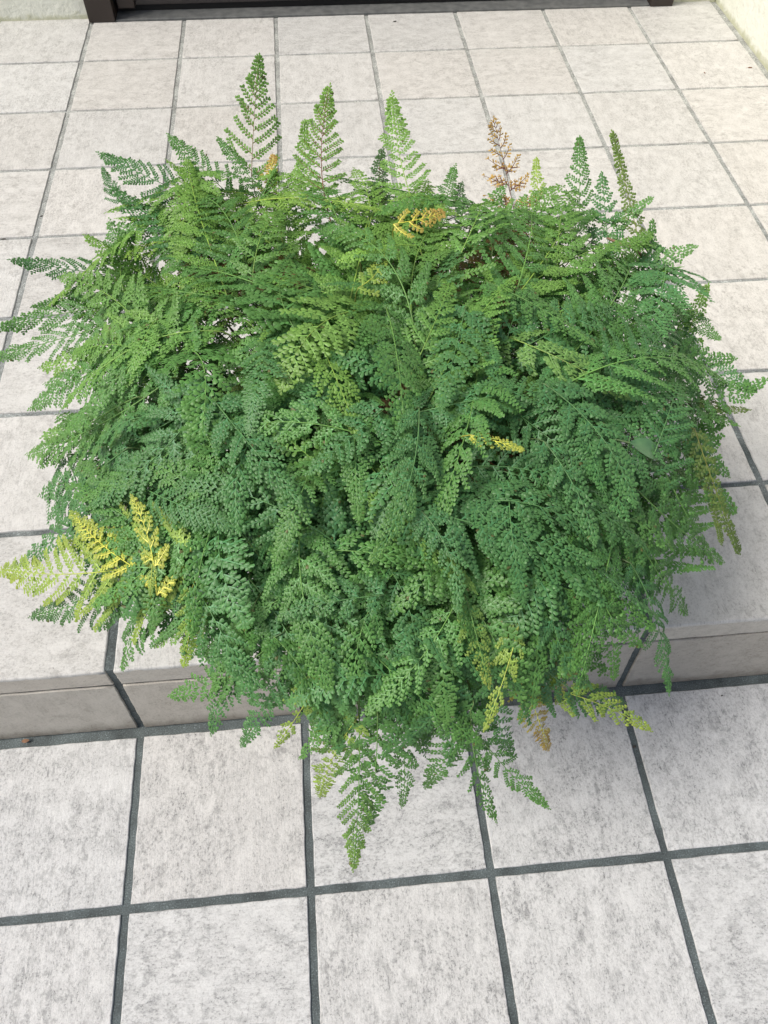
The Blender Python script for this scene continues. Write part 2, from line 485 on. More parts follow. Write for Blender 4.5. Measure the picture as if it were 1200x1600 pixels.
def lobes_template(seed, wr=0.40, L=0.25, n_p=11, fine=1.0, pwk=0.60):
    """flat frond: leaf segments as rows (u, v, w, angle, length, width, roll, t) and rib polylines; u runs along the rachis 0..L.
    rachis > pinnae > pinnules > small rounded segments, with open gaps between all of them"""
    r = random.Random(seed)
    lob, ribs = [], []
    us, u = [], 0.0
    step0 = L / n_p
    while u / L < 0.96:
        t = u / L
        st = step0 * max(0.26, 1.42 - 1.35 * t) * r.uniform(0.93, 1.07)
        us.append((u, st))
        u += st
    for u0, st in us:
        t = u0 / L
        for sd in (-1, 1):
            uu = u0 + (0.32 * st if sd > 0 else 0)
            tt = min(uu / L, 0.995)
            pl = L * wr * ((1 - tt) ** 0.95) * (0.88 + 0.12 * min(1, t * 7)) * r.uniform(0.85, 1.10)
            pl = max(pl, 0.0035)
            if r.random() < 0.04: pl *= r.uniform(0.25, 0.6)
            ang = math.radians(r.uniform(54, 67) - 16 * t)
            fwd = r.uniform(0.10, 0.55)
            dro = r.uniform(0.06, 0.34) + (0.2 if r.random() < 0.15 else 0)
            rise = r.uniform(-0.02, 0.14)
            tw = r.gauss(0, 0.20)

            def pos(x):
                a = ang - fwd * x * 0.6
                return uu + math.cos(a) * x * pl, sd * math.sin(a) * x * pl, pl * (rise * x - dro * x * x)
            pw = min(pwk * st, pl * 0.42, 0.0190)                 # length of the lowest pinnules
            ribs.append([pos(k / 5.0) for k in range(6)] + [max(0.0007, pl * 0.012)])
            x = 0.06 + 0.02 * r.random()
            while x < 0.97:
                taper = (1 - x) ** 0.78 * (0.8 + 0.2 * min(1, x * 6))
                q0 = max(pw * taper, 0.0044)
                sp = max(0.0041, 0.32 * q0 + 0.0027) / fine  # spacing of the pinnules
                for s2 in (-1, 1):
                    xx = min(0.985, x + (0.45 * sp / pl if s2 > 0 else 0))
                    pu, pv, pz = pos(xx)
                    a0 = ang - fwd * xx * 0.6
                    hd = math.atan2(sd * math.sin(a0), math.cos(a0))
                    sub = hd + s2 * sd * math.radians(r.uniform(42, 54) - 12 * xx)
                    ql = q0 * r.uniform(0.88, 1.12)
                    cu, su = math.cos(sub), math.sin(sub)
                    wz = pz + 0.0004
                    wl = lambda f: wz + tw * s2 * ql * f * 0.5 - ql * 0.16 * f * f
                    if ql > 0.0095:
                        nn = max(2, int(round(ql / (0.0051 / fine))))
                        for e in range(nn):
                            f = (e + 0.55) / (nn + 0.6)
                            ll = (0.52 * sp + 0.0006) * (1 - 0.40 * f) * r.uniform(0.85, 1.15)
                            for s3 in (-1, 1):
                                aa = sub + s3 * math.radians(r.uniform(38, 54))
                                g = f + (0.02 if s3 > 0 else 0)
                                lob.append((pu + cu * ql * g, pv + su * ql * g, wl(g) + r.gauss(0, 0.0002), aa, ll * 1.18, ll * r.uniform(0.58, 0.68), r.gauss(0, 0.32), t))
                        lob.append((pu + cu * ql * 0.84, pv + su * ql * 0.84, wl(0.84), sub, ql * 0.24, max(0.0012, ql * 0.12), r.gauss(0, 0.2), t))
                        ribs.append([(pu, pv, wz), (pu + cu * ql * 0.88, pv + su * ql * 0.88, wl(0.88)), 0.00105])
                    elif ql > 0.0066:
                        for s3, f0 in ((-1, 0.18), (1, 0.26)):
                            lob.append((pu + cu * ql * f0, pv + su * ql * f0, wl(f0), sub + s3 * 0.66, ql * 0.56, ql * 0.27, r.gauss(0, 0.3), t))
                        lob.append((pu + cu * ql * 0.34, pv + su * ql * 0.34, wl(0.34), sub, ql * 0.70, ql * 0.28, r.gauss(0, 0.25), t))
                    else:
                        lob.append((pu, pv, wz, sub, ql * 1.10, sp * 0.46, r.gauss(0, 0.3), t))
                x += sp / pl
            pu, pv, pz = pos(0.95)
            lob.append((pu, pv, pz, math.atan2(sd * math.sin(ang - fwd * .6), math.cos(ang - fwd * .6)), 0.0034, 0.0012, 0, t))
    for q in range(5):
        lob.append((L * (0.955 + 0.01 * q), 0, 0, (-1) ** q * 0.7 * (q < 4), 0.0042, 0.0014, 0, 1.0))
    return np.array(lob), ribs, L


LOBE = np.array([  # along, across, lift of the 7 vertices of one leaf segment: a small convex cup
    (0.0, 0.0, 0.0), (0.38, 0.62, -0.10), (0.86, 0.88, -0.28), (1.04, 0.0, -0.22), (0.86, -0.88, -0.28), (0.38, -0.62, -0.10), (0.58, 0.0, 0.30)])
LTRI = np.array([(0, 6, 1), (1, 6, 2), (2, 6, 3), (3, 6, 4), (4, 6, 5), (5, 6, 0)])[:, ::-1]

TPL = {}


SIZES = {'comb': (0.12, 0.16, 0.205, 0.26), 'skeletal': (0.10, 0.14, 0.19), 'full': (0.12, 0.16, 0.205, 0.26, 0.33), 'narrow': (0.10, 0.15, 0.20, 0.27), 'slim': (0.15, 0.24), 'open': (0.06, 0.10, 0.14, 0.19), 'under': (0.15, 0.21, 0.28)}


def template(kind, seed, length):
    """a flat frond of the size nearest to the wanted length, so that leaf segments keep their real size"""
    Ls = min(SIZES[kind], key=lambda q: abs(math.log(q / length)))
    seed = seed % (6 if kind == 'full' else 3)
    k = (kind, seed, Ls)
    if k not in TPL:
        if kind == 'full': a = lobes_template(seed, 0.36 + 0.02 * (seed % 4), Ls, max(6, round((7.6 + seed % 2) * (Ls / 0.205) ** 0.6)), 0.86)
        elif kind == 'narrow': a = lobes_template(seed + 50, 0.27, Ls, round(11 * (Ls / 0.18) ** 0.7), 1.05, 0.42)
        elif kind == 'comb': a = lobes_template(seed + 170, 0.38, Ls, round(10 * (Ls / 0.18) ** 0.6), 1.05, 0.42)
        elif kind == 'skeletal':
            a = lobes_template(seed + 130, 0.40, Ls, round(6 * (Ls / 0.14) ** 0.6), 1.0)
            keep = np.random.default_rng(3).random(len(a[0])) < 0.8
            sh = a[0][keep]; sh[:, 4] *= 0.95; sh[:, 5] *= 0.75; sh[:, 6] *= 2.5
            a = (sh, a[1], a[2])
        elif kind == 'slim': a = lobes_template(seed + 90, 0.13, Ls, round(16 * (Ls / 0.18) ** 0.8))
        elif kind == 'open': a = lobes_template(seed + 130, 0.40, Ls, round(9 * (Ls / 0.14) ** 0.6), 1.0, 0.34)
        elif kind == 'under': a = lobes_template(seed + 200, 0.42, Ls, round(8.5 * (Ls / 0.20) ** 0.6), 0.95)
        lob, ribs, L = a
        # local vertices in (u, v, w)
        P = lob[:, :3]; an = lob[:, 3]; ll = lob[:, 4]; w = lob[:, 5]; rl = lob[:, 6]
        d = np.stack([np.cos(an), np.sin(an)], 1); p = np.stack([-np.sin(an), np.cos(an)], 1)
        al = LOBE[None, :, 0] * ll[:, None]; ac = LOBE[None, :, 1] * w[:, None]; li = LOBE[None, :, 2] * w[:, None]
        ac2 = ac * np.cos(rl)[:, None] - li * np.sin(rl)[:, None]
        li2 = ac * np.sin(rl)[:, None] + li * np.cos(rl)[:, None]
        V = np.zeros((len(lob), 7, 3))
        V[:, :, 0] = P[:, None, 0] + d[:, None, 0] * al + p[:, None, 0] * ac2
        V[:, :, 1] = P[:, None, 1] + d[:, None, 1] * al + p[:, None, 1] * ac2
        V[:, :, 2] = P[:, None, 2] + li2
        F = (np.arange(len(lob))[:, None, None] * 7 + LTRI[None]).reshape(-1, 3)
        tt = np.repeat(lob[:, 7], 7)
        rv = np.repeat(np.random.default_rng(seed).normal(0, 1, len(lob)), 7)
        # ribs as flat ribbons just above the blade
        RV, RF = [], []
        for rb in ribs:
            wd = rb[-1]; pts = np.array(rb[:-1])
            tg = np.gradient(pts[:, :2], axis=0) if len(pts) > 2 else np.repeat((pts[1:2, :2] - pts[0:1, :2]), 2, 0)
            tg /= np.linalg.norm(tg, axis=1)[:, None] + 1e-9
            nn = np.stack([-tg[:, 1], tg[:, 0]], 1)
            b = len(RV)
            for q in range(len(pts)):
                ww = wd * (1 - 0.6 * q / (len(pts) - 1))
                for sg in (-1, 1):
                    RV.append((pts[q, 0] + nn[q, 0] * ww * sg, pts[q, 1] + nn[q, 1] * ww * sg, pts[q, 2] + 0.0003))
            for q in range(len(pts) - 1):
                i = b + 2 * q
                RF.append((i, i + 1, i + 3, i + 2))
        TPL[k] = (V.reshape(-1, 3), F, tt, rv, np.array(RV), np.array(RF), L)
    return TPL[k]


def leaf_material():
    m, t, b = mat('fern_leaf')
    at = N(t, 'ShaderNodeAttribute', attribute_name='tint')
    ob = N(t, 'ShaderNodeTexCoord').outputs['Object']
    n1 = noise(t, ob, 90, 3, 0.6)
    c = mix(t, 1.0, at.outputs['Color'], ramp(t, n1.outputs[0], [(0.3, (0.82,) * 3), (0.7, (1.18,) * 3)]).outputs[0], 'MULTIPLY')
    geo = N(t, 'ShaderNodeNewGeometry')
    under = mix(t, 0.35, c, (0.12, 0.22, 0.07))
    cc = mix(t, geo.outputs['Backfacing'], c, under)
    t.links.new(cc, b.inputs['Base Color'])
    b.inputs['Roughness'].default_value = 0.40
    b.inputs['Specular IOR Level'].default_value = 0.32
    tr = N(t, 'ShaderNodeBsdfTranslucent')
    tc = mix(t, 1.0, c, (1.15, 1.35, 0.55), 'MULTIPLY')
    t.links.new(tc, tr.inputs['Color'])
    ms_ = N(t, 'ShaderNodeMixShader'); ms_.inputs[0].default_value = 0.20
    out = t.nodes['Material Output']
    t.links.new(b.outputs[0], ms_.inputs[1]); t.links.new(tr.outputs[0], ms_.inputs[2])
    t.links.new(ms_.outputs[0], out.inputs['Surface'])
    return m


def simple_tint(name, rough):
    m, t, b = mat(name)
    at = N(t, 'ShaderNodeAttribute', attribute_name='tint')
    n1 = noise(t, N(t, 'ShaderNodeTexCoord').outputs['Object'], 120, 3, 0.6)
    c = mix(t, 1.0, at.outputs['Color'], ramp(t, n1.outputs[0], [(0.3, (0.75,) * 3), (0.7, (1.2,) * 3)]).outputs[0], 'MULTIPLY')
    t.links.new(c, b.inputs['Base Color']); b.inputs['Roughness'].default_value = rough
    return m


M_LEAF = leaf_material()
M_STEM = simple_tint('fern_stalk', 0.5)

PAL = {
    'blue':   (0.060, 0.186, 0.066),
    'green':  (0.084, 0.226, 0.056),
    'fresh':  (0.165, 0.330, 0.062),
    'lime':   (0.270, 0.400, 0.070),
    'yellow': (0.640, 0.610, 0.085),
    'orange': (0.820, 0.470, 0.130),
    'olive':  (0.110, 0.150, 0.030),
    'dark':   (0.035, 0.090, 0.040),
    'brown':  (0.160, 0.070, 0.035),
}


def curve_frames(B, Mi, Tp, n0, roll, n=24):
    """quadratic arc through base, mid, tip; returns points and frames"""
    ts = np.linspace(0, 1, n)[:, None]
    Ct = 2 * Mi - 0.5 * (B + Tp)
    P = (1 - ts) ** 2 * B + 2 * ts * (1 - ts) * Ct + ts ** 2 * Tp
    d = np.gradient(P, axis=0); d /= np.linalg.norm(d, axis=1)[:, None]
    nn = n0[None] - (d @ n0)[:, None] * d
    nn /= np.linalg.norm(nn, axis=1)[:, None]
    bb = np.cross(nn, d)
    c, s = math.cos(roll), math.sin(roll)
    n2 = nn * c + bb * s
    b2 = bb * c - nn * s
    seg = np.linalg.norm(np.diff(P, axis=0), axis=1)
    s_ = np.concatenate([[0], np.cumsum(seg)])
    return P, d, b2, n2, s_ / s_[-1], s_[-1]


def tube(P, rad, col, sides=6):
    P = np.asarray(P); n = len(P)
    d = np.gradient(P, axis=0); d /= np.linalg.norm(d, axis=1)[:, None] + 1e-12
    up = np.array([0.3, 0.2, 1.0]); a = np.cross(d, up); a /= np.linalg.norm(a, axis=1)[:, None] + 1e-9
    b = np.cross(d, a)
    th = np.arange(sides) * 2 * math.pi / sides
    R = np.asarray(rad)[:, None, None]
    V = P[:, None] + R * (np.cos(th)[None, :, None] * a[:, None] + np.sin(th)[None, :, None] * b[:, None])
    V = V.reshape(-1, 3)
    F = []
    for i in range(n - 1):
        for k in range(sides):
            k2 = (k + 1) % sides
            F.append((i * sides + k, i * sides + k2, (i + 1) * sides + k2, (i + 1) * sides + k))
    return V, np.array(F), np.tile(np.array([*col, 1.0]), (len(V), 1))


def frond_geo(B, Mi, Tp, n0, roll, tpl, color, tipcolor=None, stalk=None, root=None, wscale=1.0, variation=0.10):
    Vt, F, tt, rv, RV, RF, L = tpl
    P, d, b, n, s, Lw = curve_frames(B, Mi, Tp, n0, roll)
    k = Lw / L
    def bend(V):
        u = np.clip(V[:, 0] / L, -0.05, 1.08)
        uc = np.clip(u, 0, 1)
        o = np.zeros((len(V), 3))
        for c in range(3):
            o[:, c] = np.interp(uc, s, P[:, c]) + np.interp(uc, s, b[:, c]) * V[:, 1] * k * wscale + np.interp(uc, s, n[:, c]) * V[:, 2] * k + (u - uc) * Lw * np.interp(uc, s, d[:, c])
        return o
    LV = bend(Vt)
    base = np.array(PAL[color] if isinstance(color, str) else color)
    tipc = np.array(PAL[tipcolor]) if tipcolor else base * np.array([1.45, 1.28, 1.0])
    edge = np.clip(np.abs(Vt[:, 1]) / (L * 0.36), 0, 1)
    f = np.clip(0.75 * tt ** 1.5 + 0.30 * edge, 0, 1)[:, None]
    col = base * (1 - f) + tipc * f
    col = col * (1 + variation * rv[:, None])
    if tipcolor in ('yellow', 'orange'):           # turning colour in patches, green left along the midribs
        w = 0.5 + 0.5 * np.sin(Vt[:, 0] * 95 + rv.mean() * 50) * np.cos(Vt[:, 1] * 120 + 1.3) + 0.16 * rv
        w = np.clip(w * 0.7 + 0.35 * (edge < 0.25), 0, 1)[:, None] * (0.9 if color == tipcolor else 1.0)
        other = np.array(PAL['lime'] if tipcolor == 'yellow' else (0.45, 0.19, 0.06))
        col = col * (1 - 0.75 * w) + other * 0.75 * w
    dead = (rv > 2.75)[:, None]
    col = np.where(dead, np.array([0.12, 0.085, 0.03]), col)
    col = np.clip(col, 0.005, 0.9)
    RVb = bend(RV)
    rc = np.clip(base * np.array([1.5, 1.25, 1.0]) + 0.01, 0, 0.8) if stalk is None else np.array(stalk)
    V = np.concatenate([LV, RVb])
    rc = base * 1.12 if stalk is None else rc
    C = np.ones((len(V), 4)); C[:len(LV), :3] = col; C[len(LV):, :3] = rc
    flat = np.concatenate([F.ravel(), (RF + len(LV)).ravel()])
    tot = np.concatenate([np.full(len(F), 3), np.full(len(RF), 4)])
    mi = np.concatenate([np.zeros(len(F)), np.ones(len(RF))])
    # rachis and stalk tube
    root = CROWN + rng.normal(0, 1, 3) * np.array([0.045, 0.045, 0.004]) if root is None else root
    ts = np.linspace(0, 1, 12)[:-1, None]
    t0 = d[0]
    ln = np.linalg.norm(B - root)
    c1 = root + (B - root) * np.array([0.5, 0.5, 0.2]); c2 = B - t0 * min(ln * 0.35, 0.05) * max(0.05, float(t0 @ (B - root)) / ln)
    S_ = (1 - ts) ** 3 * root + 3 * ts * (1 - ts) ** 2 * c1 + 3 * ts ** 2 * (1 - ts) * c2 + ts ** 3 * B
    full = np.concatenate([S_, P + n * 0.0004])
    r0 = max(0.0006, min(0.0010, 0.0042 * Lw))
    rad = np.concatenate([np.full(len(S_), r0 * 1.15), r0 * (1.05 - 0.85 * s)])
    st = np.clip(base * np.array([1.5, 1.2, 0.95]) + 0.006, 0, 0.7) if stalk is None else np.array(stalk)
    SV, SF, SC = tube(full, rad, st)
    bare = np.array([0.060, 0.050, 0.022])          # the bare stalk low in the plant is brownish
    kb = np.clip(1 - (np.arange(len(full)) - 7) / 8.0, 0, 1).repeat(6)[:, None]
    SC[:, :3] = SC[:, :3] * (1 - kb) + bare * kb
    return (V, flat, tot, mi, C), (SV, SF, SC)


pot_c = np.array([2.52 * U, 0.62 * U, H])
fern = empty('potted_fern', tuple(pot_c))
setp(fern, 'large bushy green fern in a hidden pot standing at the edge of the tiled step', 'fern')
loc = np.array(fern.location)


def make_frond(px0, py0, px1, py1, kind='full', color='green', tip=None, s0=0.97, s1=0.97, roll=0.0, seed=None, stalk=None,
               label=None, arch=0.0, up=0.0, zt=0.0, geo_only=False, wscale=1.0, variation=0.10, root=None):
    B, nB = hull(px0, py0, s0)
    Tp, nT = hull(px1, py1, s1)
    Mi, nM = hull((px0 + px1) / 2, (py0 + py1) / 2, (s0 + s1) / 2 + 0.015)
    Tp = Tp + np.array([0, 0, zt])
    ln = np.linalg.norm(Tp - B)
    Mi = 0.5 * (B + Tp) * 0.6 + Mi * 0.4
    side = np.cross(Tp - B, nM); side /= np.linalg.norm(side) + 1e-9
    Mi = Mi + np.array([0, 0, 1]) * ln * arch + side * ln * rng.normal(0, 0.06)
    n0 = nM * 0.55 + np.array([0, 0, 0.45]) - up * 2.0 * ray((px0 + px1) / 2, (py0 + py1) / 2)
    n0 = n0 / np.linalg.norm(n0)
    sd = int(rng.integers(0, 9)) if seed is None else seed
    g, st = frond_geo(B, Mi, Tp, n0, roll, template(kind, sd, ln * 1.05), color, tip, stalk, root, wscale, variation)
    if geo_only: return g, st
    V, flat, tot, mi, C = g
    me = mesh_np('frond', V - loc, flat, tot, [M_LEAF, M_STEM], mi, True, C)
    o = link('frond', me, fern)
    me2 = mesh_np('stalk', st[0] - loc, st[1].ravel(), np.full(len(st[1]), 4), [M_STEM], None, True, st[2])
    link('stalk', me2, o)
    if label: o['label'] = label
    return o


# --- fronds placed one by one: outline and the ones that stand out
EXPL = [
    # px0, py0, px1, py1, options
    (393, 275, 409, 122, dict(kind='open', color='fresh', tip='fresh', up=0.7, wscale=0.95, zt=0.03, stalk=(0.20, 0.16, 0.06), label='tall pale green frond standing highest at the back')),
    (486, 300, 477, 200, dict(kind='narrow', color='fresh', up=1.0, zt=0.01)),
    (515, 340, 517, 166, dict(kind='comb', color='fresh', up=1.0, zt=0.03, wscale=0.9, stalk=(0.16, 0.07, 0.03))),
    (600, 330, 598, 232, dict(kind='narrow', color='dark', up=0.4, stalk=(0.05, 0.03, 0.02))),
    (650, 330, 612, 166, dict(kind='narrow', color='fresh', up=1.0, zt=0.02, wscale=1.2)),
    (690, 350, 712, 257, dict(kind='narrow', color='green', up=0.6)),
    (735, 350, 722, 285, dict(kind='narrow', color='dark', up=0.3)),
    (803, 330, 767, 204, dict(kind='skeletal', color='orange', tip='orange', up=1.0, wscale=1.15, zt=0.02, stalk=(0.13, 0.05, 0.03), label='withered orange frond on a brown stem at the back')),
    (905, 350, 906, 215, dict(kind='comb', color='green', up=0.9, wscale=0.9)),
    (850, 350, 838, 248, dict(kind='narrow', color='lime', up=0.8, wscale=0.9)),
    (1000, 385, 951, 228, dict(kind='slim', color='olive', tip='lime', up=0.7, wscale=0.9, zt=0.02, label='thin curled olive frond at the upper right')),
    (920, 380, 1018, 310, dict(kind='narrow', color='green', up=0.4)),
    (950, 380, 940, 270, dict(kind='full', color='blue', up=0.6)),
    (965, 430, 1088, 385, dict(kind='full', color='green', up=0.6)),
    (1010, 450, 1020, 345, dict(kind='narrow', color='green', up=0.5)),
    (345, 330, 152, 238, dict(kind='comb', color='blue', up=0.6)),
    (375, 320, 262, 210, dict(kind='comb', color='green', up=0.7)),
    (330, 400, 170, 290, dict(kind='full', color='blue', up=0.2)),
    (430, 320, 340, 215, dict(kind='narrow', color='green', up=0.5)),
    (355, 430, 175, 350, dict(kind='full', color='green', up=0.2)),
    (230, 440, 14, 406, dict(kind='comb', color='blue', up=0.8, wscale=0.75)),
    (225, 470, -12, 515, dict(kind='comb', color='green', up=0.8, wscale=0.7)),
    (240, 490, -25, 565, dict(kind='comb', color='green', wscale=0.7, up=0.8)),
    (250, 520, 60, 575, dict(kind='full', color='fresh', wscale=0.8, up=0.6)),
    (300, 560, 68, 600, dict(kind='full', color='green')),
    (270, 590, 40, 710, dict(kind='comb', color='green', tip='fresh')),
    (300, 640, 60, 775, dict(kind='full', color='blue')),
    (280, 700, 28, 885, dict(kind='full', color='blue', wscale=0.8)),
    (300, 860, -5, 888, dict(kind='comb', color='lime', tip='yellow', wscale=0.95, s0=1.0, s1=1.0, label='yellowing frond at the left edge')),
    (245, 930, 205, 775, dict(kind='full', color='yellow', tip='yellow', wscale=0.75, s0=1.02, s1=1.03, label='bright yellow frond on the lower left')),
    (235, 900, 110, 800, dict(kind='narrow', color='yellow', tip='lime', s0=1.0, s1=1.0)),
    (310, 960, 45, 965, dict(kind='comb', color='green', tip='dark', wscale=0.75, roll=0.2)),
    (245, 940, 190, 1046, dict(kind='full', color='green', wscale=0.7)),
    (300, 920, 287, 1040, dict(kind='narrow', color='lime')),
    (250, 850, 95, 850, dict(kind='full', color='lime', tip='yellow', wscale=0.8, s0=0.98, s1=1.0)),
    (240, 870, 235, 930, dict(kind='narrow', color='lime', tip='lime', s0=1.02, s1=1.03)),
    (280, 900, 130, 925, dict(kind='full', color='lime', tip='lime', s0=0.9, s1=0.9)),
    (430, 1000, 264, 1088, dict(kind='full', color='green', wscale=0.8)),
    (440, 990, 330, 1148, dict(kind='full', color='blue', wscale=0.7)),
    (450, 1030, 377, 1166, dict(kind='narrow', color='blue')),
    (500, 1060, 430, 1168, dict(kind='full', color='lime', wscale=0.7)),
    (555, 1090, 468, 1185, dict(kind='full', color='green', wscale=0.7)),
    (560, 1080, 551, 1352, dict(kind='comb', color='green', tip='lime', wscale=0.62, zt=-0.03, label='long frond hanging lowest over the step')),
    (590, 1120, 575, 1290, dict(kind='narrow', color='green', wscale=1.2)),
    (560, 1120, 500, 1245, dict(kind='narrow', color='lime', wscale=1.1)),
    (600, 1060, 628, 1262, dict(kind='full', color='green', wscale=0.6)),
    (740, 1100, 665, 1232, dict(kind='narrow', color='green')),
    (735, 1110, 776, 1284, dict(kind='full', color='green', wscale=0.6)),
    (735, 1130, 858, 1263, dict(kind='comb', color='green', wscale=0.65)),
    (770, 1070, 800, 1180, dict(kind='narrow', color='blue', tip='green')),
    (810, 980, 757, 1140, dict(kind='full', color='lime', tip='yellow', wscale=0.6, s0=1.02, s1=1.06, label='yellow tipped frond on the lower right')),
    (730, 940, 765, 1075, dict(kind='full', color='green', tip='yellow', wscale=0.8, s0=1.02, s1=1.05)),
    (650, 1010, 602, 1180, dict(kind='full', color='blue', wscale=0.75)),
    (700, 1020, 700, 1195, dict(kind='full', color='blue', wscale=0.75)),
    (520, 1000, 522, 1165, dict(kind='full', color='green', wscale=0.75)),
    (400, 940, 330, 1080, dict(kind='full', color='green', wscale=0.8)),
    (860, 920, 925, 1075, dict(kind='full', color='blue', wscale=0.8, s0=1.0, s1=1.02)),
    (830, 1010, 812, 1130, dict(kind='full', color='green', wscale=0.7)),
    (930, 900, 1005, 1010, dict(kind='full', color='green', wscale=0.8, s0=1.0, s1=1.02)),
    (820, 1060, 858, 1172, dict(kind='narrow', color='yellow', tip='orange', s0=.93, s1=.95)),
    (835, 1070, 1018, 1142, dict(kind='full', color='lime', tip='yellow', wscale=0.55, s0=0.93, s1=0.97, label='pale yellow frond pointing right over the lower tiles')),
    (800, 960, 978, 1098, dict(kind='full', color='blue', wscale=0.85)),
    (905, 1020, 870, 1100, dict(kind='narrow', color='yellow', tip='lime', s0=0.9, s1=0.9)),
    (985, 880, 1046, 1086, dict(kind='comb', color='blue', wscale=0.62)),
    (940, 940, 960, 1060, dict(kind='narrow', color='green')),
    (990, 830, 1052, 930, dict(kind='full', color='green')),
    (990, 760, 1132, 878, dict(kind='full', color='green', wscale=0.8)),
    (1085, 670, 1156, 864, dict(kind='slim', color='olive', tip='olive', wscale=0.85, up=0.5, s0=1.02, s1=1.02, label='thin dark olive frond hanging at the right')),
    (1085, 700, 1128, 850, dict(kind='slim', color='olive', tip='olive', wscale=0.8, up=0.5)),
    (1050, 630, 1198, 592, dict(kind='full', color='green', wscale=0.9, up=0.7)),
    (1040, 600, 1172, 640, dict(kind='full', color='olive', tip='olive', wscale=0.7)),
    (1030, 640, 1155, 665, dict(kind='full', color='green', wscale=0.7)),
    (1030, 650, 1140, 745, dict(kind='full', color='green', wscale=0.8, up=0.6)),
    (1000, 530, 1150, 560, dict(kind='full', color='green', up=0.5)),
    (1060, 560, 1106, 446, dict(kind='narrow', color='fresh', up=0.4)),
    (1010, 470, 1110, 500, dict(kind='full', color='blue')),
    (560, 380, 552, 262, dict(kind='full', color='fresh', up=0.6, wscale=0.9)),
    (440, 370, 425, 262, dict(kind='full', color='fresh', up=0.6, wscale=0.9)),
    (770, 390, 790, 290, dict(kind='full', color='green', up=0.6)),
    (660, 400, 668, 280, dict(kind='full', color='fresh', up=0.5)),
    (330, 360, 300, 255, dict(kind='full', color='fresh', up=0.4)),
    (615, 350, 692, 332, dict(kind='open', color='yellow', tip='orange', up=0.5, s0=1.03, s1=1.07)),
    (415, 310, 428, 245, dict(kind='open', color='yellow', tip='orange', up=0.7, s0=1.0, s1=1.03)),
    (560, 450, 600, 400, dict(kind='open', color='lime', tip='yellow', up=0.5, s0=1.02, s1=1.05)),
    (215, 440, 50, 480, dict(kind='comb', color='green', up=0.7, wscale=0.8)),
    (190, 560, 45, 640, dict(kind='comb', color='green', up=0.4, wscale=0.9)),
    (215, 620, 60, 730, dict(kind='full', color='green', up=0.3, wscale=0.8)),
    (200, 700, 75, 810, dict(kind='full', color='blue', up=0.3, wscale=0.8)),
    (260, 880, 150, 985, dict(kind='full', color='green', wscale=0.8)),
    (330, 960, 240, 1010, dict(kind='comb', color='fresh', wscale=0.9)),
    (200, 330, 160, 262, dict(kind='comb', color='blue', up=0.6)),
    (1060, 700, 1150, 800, dict(kind='comb', color='green', up=0.4)),
    (1040, 740, 1115, 880, dict(kind='full', color='green', wscale=0.8)),
    (1010, 850, 1075, 960, dict(kind='comb', color='green', wscale=0.9)),
    (1060, 560, 1180, 610, dict(kind='comb', color='blue', up=0.6)),
    (1050, 480, 1125, 530, dict(kind='comb', color='green', up=0.6)),
    # inside, the ones lying on top
    (728, 478, 688, 640, dict(kind='full', color='blue', s0=1.03, s1=1.07)),
    (655, 640, 578, 882, dict(kind='full', color='blue', tip='fresh', s0=1.06, s1=1.13, wscale=0.66, label='frond with a pale lit tip lying on top of the middle')),
    (850, 600, 992, 790, dict(kind='full', color='blue', s0=1.04, s1=1.09)),
    (660, 800, 715, 955, dict(kind='full', color='blue', s0=1.04, s1=1.09, wscale=0.8)),
    (650, 795, 940, 880, dict(kind='full', color='blue', s0=1.03, s1=1.07, wscale=0.9)),
    (330, 620, 470, 788, dict(kind='full', color='blue', s0=1.04, s1=1.09, wscale=0.8)),
    (335, 600, 140, 790, dict(kind='full', color='blue', s0=1.03, s1=1.03)),
    (735, 680, 815, 702, dict(kind='open', color='yellow', tip='yellow', s0=1.08, s1=1.11, wscale=0.7, variation=0.06, label='small bright yellow frond tip in the middle')),
    (600, 640, 480, 740, dict(kind='full', color='blue', s0=1.02, s1=1.06)),
    (850, 690, 930, 850, dict(kind='full', color='blue', s0=1.03, s1=1.07, wscale=0.85)),
    (600, 930, 440, 960, dict(kind='full', color='blue', s0=1.02, s1=1.06)),
    (760, 440, 930, 540, dict(kind='full', color='green', s0=1.02, s1=1.06)),
]
n_ind = 0
under = []
for e in EXPL:
    kw = dict(e[4])
    kw.setdefault('roll', float(rng.normal(0, 0.15)))
    if n_ind < 100: make_frond(*e[:4], **kw)
    else: under.append(make_frond(*e[:4], geo_only=True, **kw))
    n_ind += 1

# --- the rest of the mound: individual fronds on top, the hidden understorey in one mass
OUTL = [(155, 250), (300, 225), (410, 230), (520, 250), (620, 250), (720, 290), (800, 310), (900, 260), (990, 310), (1080, 400), (1110, 520), (1150, 600),
        (1110, 740), (1060, 860), (1030, 1000), (950, 1080), (800, 1120), (740, 1180), (620, 1190), (540, 1200), (450, 1130), (330, 1080), (230, 990), (110, 950), (90, 820), (60, 680), (70, 560), (50, 470), (120, 380)]


def inside(x, y, m=1.0):
    cx, cy = 595, 700
    x, y = cx + (x - cx) / m, cy + (y - cy) / m
    c = False
    for (x0, y0), (x1, y1) in zip(OUTL, OUTL[1:] + OUTL[:1]):
        if (y0 > y) != (y1 > y) and x < (x1 - x0) * (y - y0) / (y1 - y0) + x0: c = not c
    return c


def flow(x, y):
    """general lie of the fronds, outward from the crown"""
    return math.atan2((y - 540) * 0.9, x - 600)


